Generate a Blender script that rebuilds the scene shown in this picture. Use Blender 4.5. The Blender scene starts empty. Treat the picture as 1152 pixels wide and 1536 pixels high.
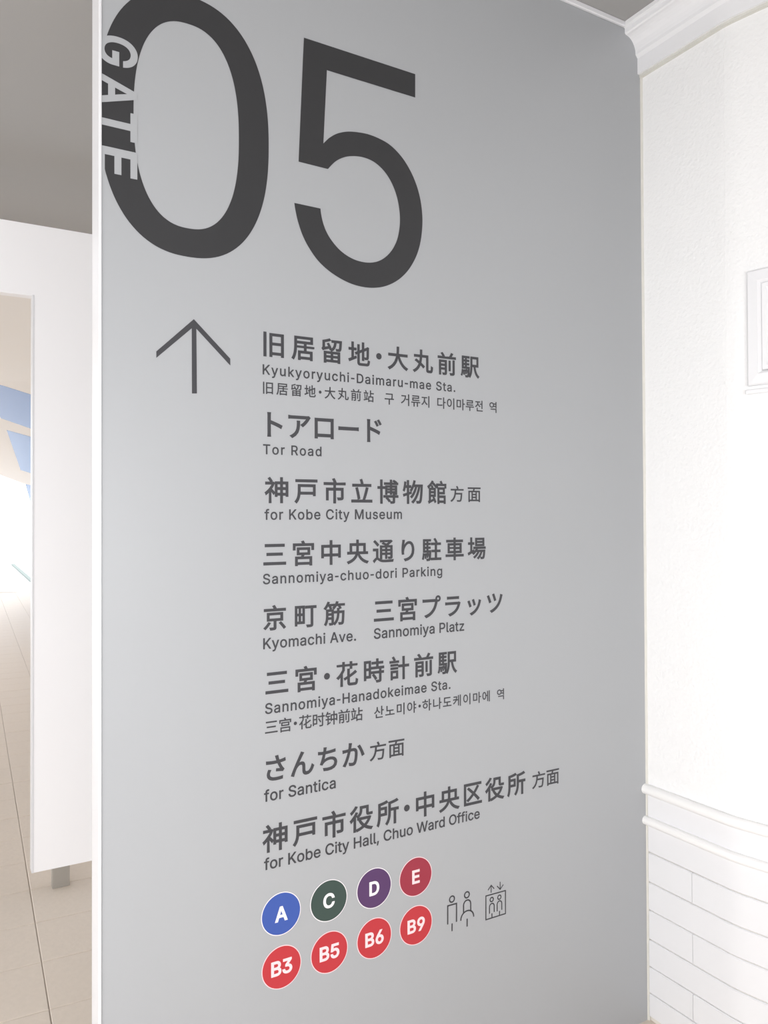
import bpy, bmesh, random
import numpy as np
from math import *
from mathutils import Vector, Matrix
from mathutils.geometry import delaunay_2d_cdt

random.seed(5)
scene = bpy.context.scene

# ---------------------------------------------------------------- camera
F, CX, CY, PITCH, ROLL, EYE = 1180.0, 576.0, 760.0, 0.012, 0.004, 1.55
_f = np.array([0, cos(PITCH), sin(PITCH)]); _u = np.array([0, -sin(PITCH), cos(PITCH)]); _r = np.array([1., 0, 0])
CR = cos(ROLL) * _r - sin(ROLL) * _u
CU = sin(ROLL) * _r + cos(ROLL) * _u
cam_data = bpy.data.cameras.new('camera')
cam = bpy.data.objects.new('camera', cam_data)
scene.collection.objects.link(cam)
m = Matrix.Identity(4)
for i in range(3):
    m[i][0] = CR[i]; m[i][1] = CU[i]; m[i][2] = -_f[i]
m[2][3] = EYE
cam.matrix_world = m
cam_data.sensor_fit = 'VERTICAL'
cam_data.sensor_height = 24.0
cam_data.lens = F * 24.0 / 1536.0
cam_data.shift_y = -(768 - CY) / 1536.0
cam_data.clip_start = 0.05
cam_data.clip_end = 400
scene.camera = cam

# ---------------------------------------------------------------- light
world = bpy.data.worlds.new('world'); scene.world = world
world.use_nodes = True
bg = world.node_tree.nodes['Background']
bg.inputs[0].default_value = (0.965, 0.98, 1.0, 1)
bg.inputs[1].default_value = 2.4
sun_data = bpy.data.lights.new('sun', 'SUN'); sun = bpy.data.objects.new('sun', sun_data)
scene.collection.objects.link(sun)
sun_data.energy = 3.2; sun_data.angle = radians(1.5); sun_data.color = (1, 0.985, 0.965)
sun.rotation_euler = (radians(27), 0, radians(75))
fill_lamp_data = bpy.data.lights.new('eye_level_fill', 'AREA'); fill_lamp = bpy.data.objects.new('eye_level_fill', fill_lamp_data)  # lamp added behind the camera for brighter walls at eye level
scene.collection.objects.link(fill_lamp)
fill_lamp_data.shape = 'RECTANGLE'; fill_lamp_data.size = 4.6; fill_lamp_data.size_y = .8; fill_lamp_data.energy = 125; fill_lamp_data.color = (1, .99, .985)
fill_lamp.location = (-1.0, -.95, 1.45); fill_lamp.rotation_euler = (radians(90), 0, 0)
scene.view_settings.view_transform = 'Standard'
scene.view_settings.look = 'None'
scene.view_settings.gamma = 1
scene.view_settings.use_curve_mapping = False
scene.view_settings.exposure = 0.0


# ---------------------------------------------------------------- measuring the place
def ray(px, py):
    return _f + CR * (px - CX) / F - CU * (py - CY) / F

O = np.array([0, 0, EYE])
AL = atan2(.500368, .865812)                    # direction of the sign wall
D = np.array([cos(AL), sin(AL), 0]); N = np.array([-sin(AL), cos(AL), 0])
def on_floor(px, py, z=0.0):
    r = ray(px, py); return O + r * ((z - EYE) / r[2])
def on_plane(px, py, p, n):
    r = ray(px, py); return O + r * (np.dot(p - O, n) / np.dot(r, n))
CORNER = on_floor(973, 1529)
LEFT = on_plane(151, 768, CORNER, N); LEFT[2] = 0
WIDTH = float(np.dot(CORNER - LEFT, D))
CEIL = 3.062
def P(px, py):
    """metres along and up the sign wall"""
    p = on_plane(px, py, LEFT, N)
    return float(np.dot(p - LEFT, D)), float(p[2])


# ---------------------------------------------------------------- materials
def srgb(r, g, b):
    return tuple(((c / 255) / 12.92 if c / 255 <= .04045 else ((c / 255 + .055) / 1.055) ** 2.4) for c in (r, g, b)) + (1,)

def material(name, col, rough=.6, metal=0, bump=0, scale=200, var=0, vscale=3, spec=.5, coat=0):
    mt = bpy.data.materials.new(name); mt.use_nodes = True
    nt = mt.node_tree; b = nt.nodes['Principled BSDF']
    b.inputs['Base Color'].default_value = col
    b.inputs['Roughness'].default_value = rough
    b.inputs['Metallic'].default_value = metal
    b.inputs['Specular IOR Level'].default_value = spec
    b.inputs['Coat Weight'].default_value = coat
    tc = nt.nodes.new('ShaderNodeTexCoord')
    if bump:
        n = nt.nodes.new('ShaderNodeTexNoise'); n.inputs['Scale'].default_value = scale; n.inputs['Detail'].default_value = 4
        bp = nt.nodes.new('ShaderNodeBump'); bp.inputs['Strength'].default_value = bump; bp.inputs['Distance'].default_value = .002
        nt.links.new(tc.outputs['Object'], n.inputs['Vector']); nt.links.new(n.outputs['Fac'], bp.inputs['Height'])
        nt.links.new(bp.outputs['Normal'], b.inputs['Normal'])
    if var:
        n = nt.nodes.new('ShaderNodeTexNoise'); n.inputs['Scale'].default_value = vscale; n.inputs['Detail'].default_value = 5
        mx = nt.nodes.new('ShaderNodeMix'); mx.data_type = 'RGBA'
        mx.inputs[6].default_value = tuple(c * (1 - var) for c in col[:3]) + (1,)
        mx.inputs[7].default_value = tuple(min(1, c * (1 + var)) for c in col[:3]) + (1,)
        nt.links.new(tc.outputs['Object'], n.inputs['Vector']); nt.links.new(n.outputs['Fac'], mx.inputs[0])
        nt.links.new(mx.outputs[2], b.inputs['Base Color'])
    return mt

M = {
    'panel': material('grey_panel', srgb(168, 170, 173), .40, bump=.02, scale=900, var=.01),
    'white_metal': material("white_trim_metal", srgb(224, 224, 227), .35),
    'ink': material('dark_grey_vinyl', srgb(60, 60, 64), .5),
    'big_ink': material('black_vinyl', srgb(50, 50, 52), .5),
    'blue': material('blue_vinyl', srgb(58, 86, 164), .45),
    'green': material('dark_green_vinyl', srgb(56, 74, 69), .45),
    'purple': material('purple_vinyl', srgb(84, 54, 98), .45),
    'crimson': material('crimson_vinyl', srgb(152, 46, 64), .45),
    'red': material('red_vinyl', srgb(186, 50, 58), .45),
    'white_ink': material('white_vinyl', srgb(240, 236, 238), .45),
    'pink_ink': material('pale_pink_vinyl', srgb(243, 214, 218), .45),
    'plaster': material('white_textured_plaster', srgb(246, 246, 246), .6, bump=1.0, scale=95, spec=.3),
    'brick': material('white_painted_brick', srgb(236, 236, 238), .45, bump=.05, scale=60, var=.015, vscale=9),
    'mortar': material('pale_grey_mortar', srgb(208, 204, 196), .8, var=.12, vscale=14),
    'moulding': material('white_gloss_moulding', srgb(238, 238, 240), .5),
    'rail': material('white_gloss_rail', srgb(246, 245, 244), .5),
    'caulk': material('beige_sealant', srgb(212, 210, 203), .6, var=.08, vscale=30),
    'ceiling': material('matte_grey_ceiling', srgb(164, 163, 162), .8, var=.01),
    'added_wall': material('grey_added_wall', srgb(150, 152, 156), .8),
    'board': material('white_laminate', srgb(248, 247, 249), .4),
    'steel': material('brushed_steel', srgb(176, 172, 166), .4, metal=.6),
    'tile': material('beige_floor_tile', srgb(216, 204, 191), .55, bump=.5, scale=70, var=.06, vscale=45),
    'joint': material('floor_joint', srgb(182, 170, 158), .8),
    'canopy': material('white_canopy', srgb(238, 234, 230), .6),
    'sky_pane': material('pale_blue_glazing', srgb(120, 155, 210), .25),
    'pave': material('pale_outdoor_paving', srgb(200, 201, 202), .8, var=.04, vscale=.6),
    'kerb': material('grey_green_kerb', srgb(70, 92, 88), .4),
    'beige_wall': material('pale_outdoor_wall', srgb(222, 214, 204), .7),
}
M['mortar_line'] = material('white_grout', srgb(226, 222, 214), .7, var=.1, vscale=18)


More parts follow.
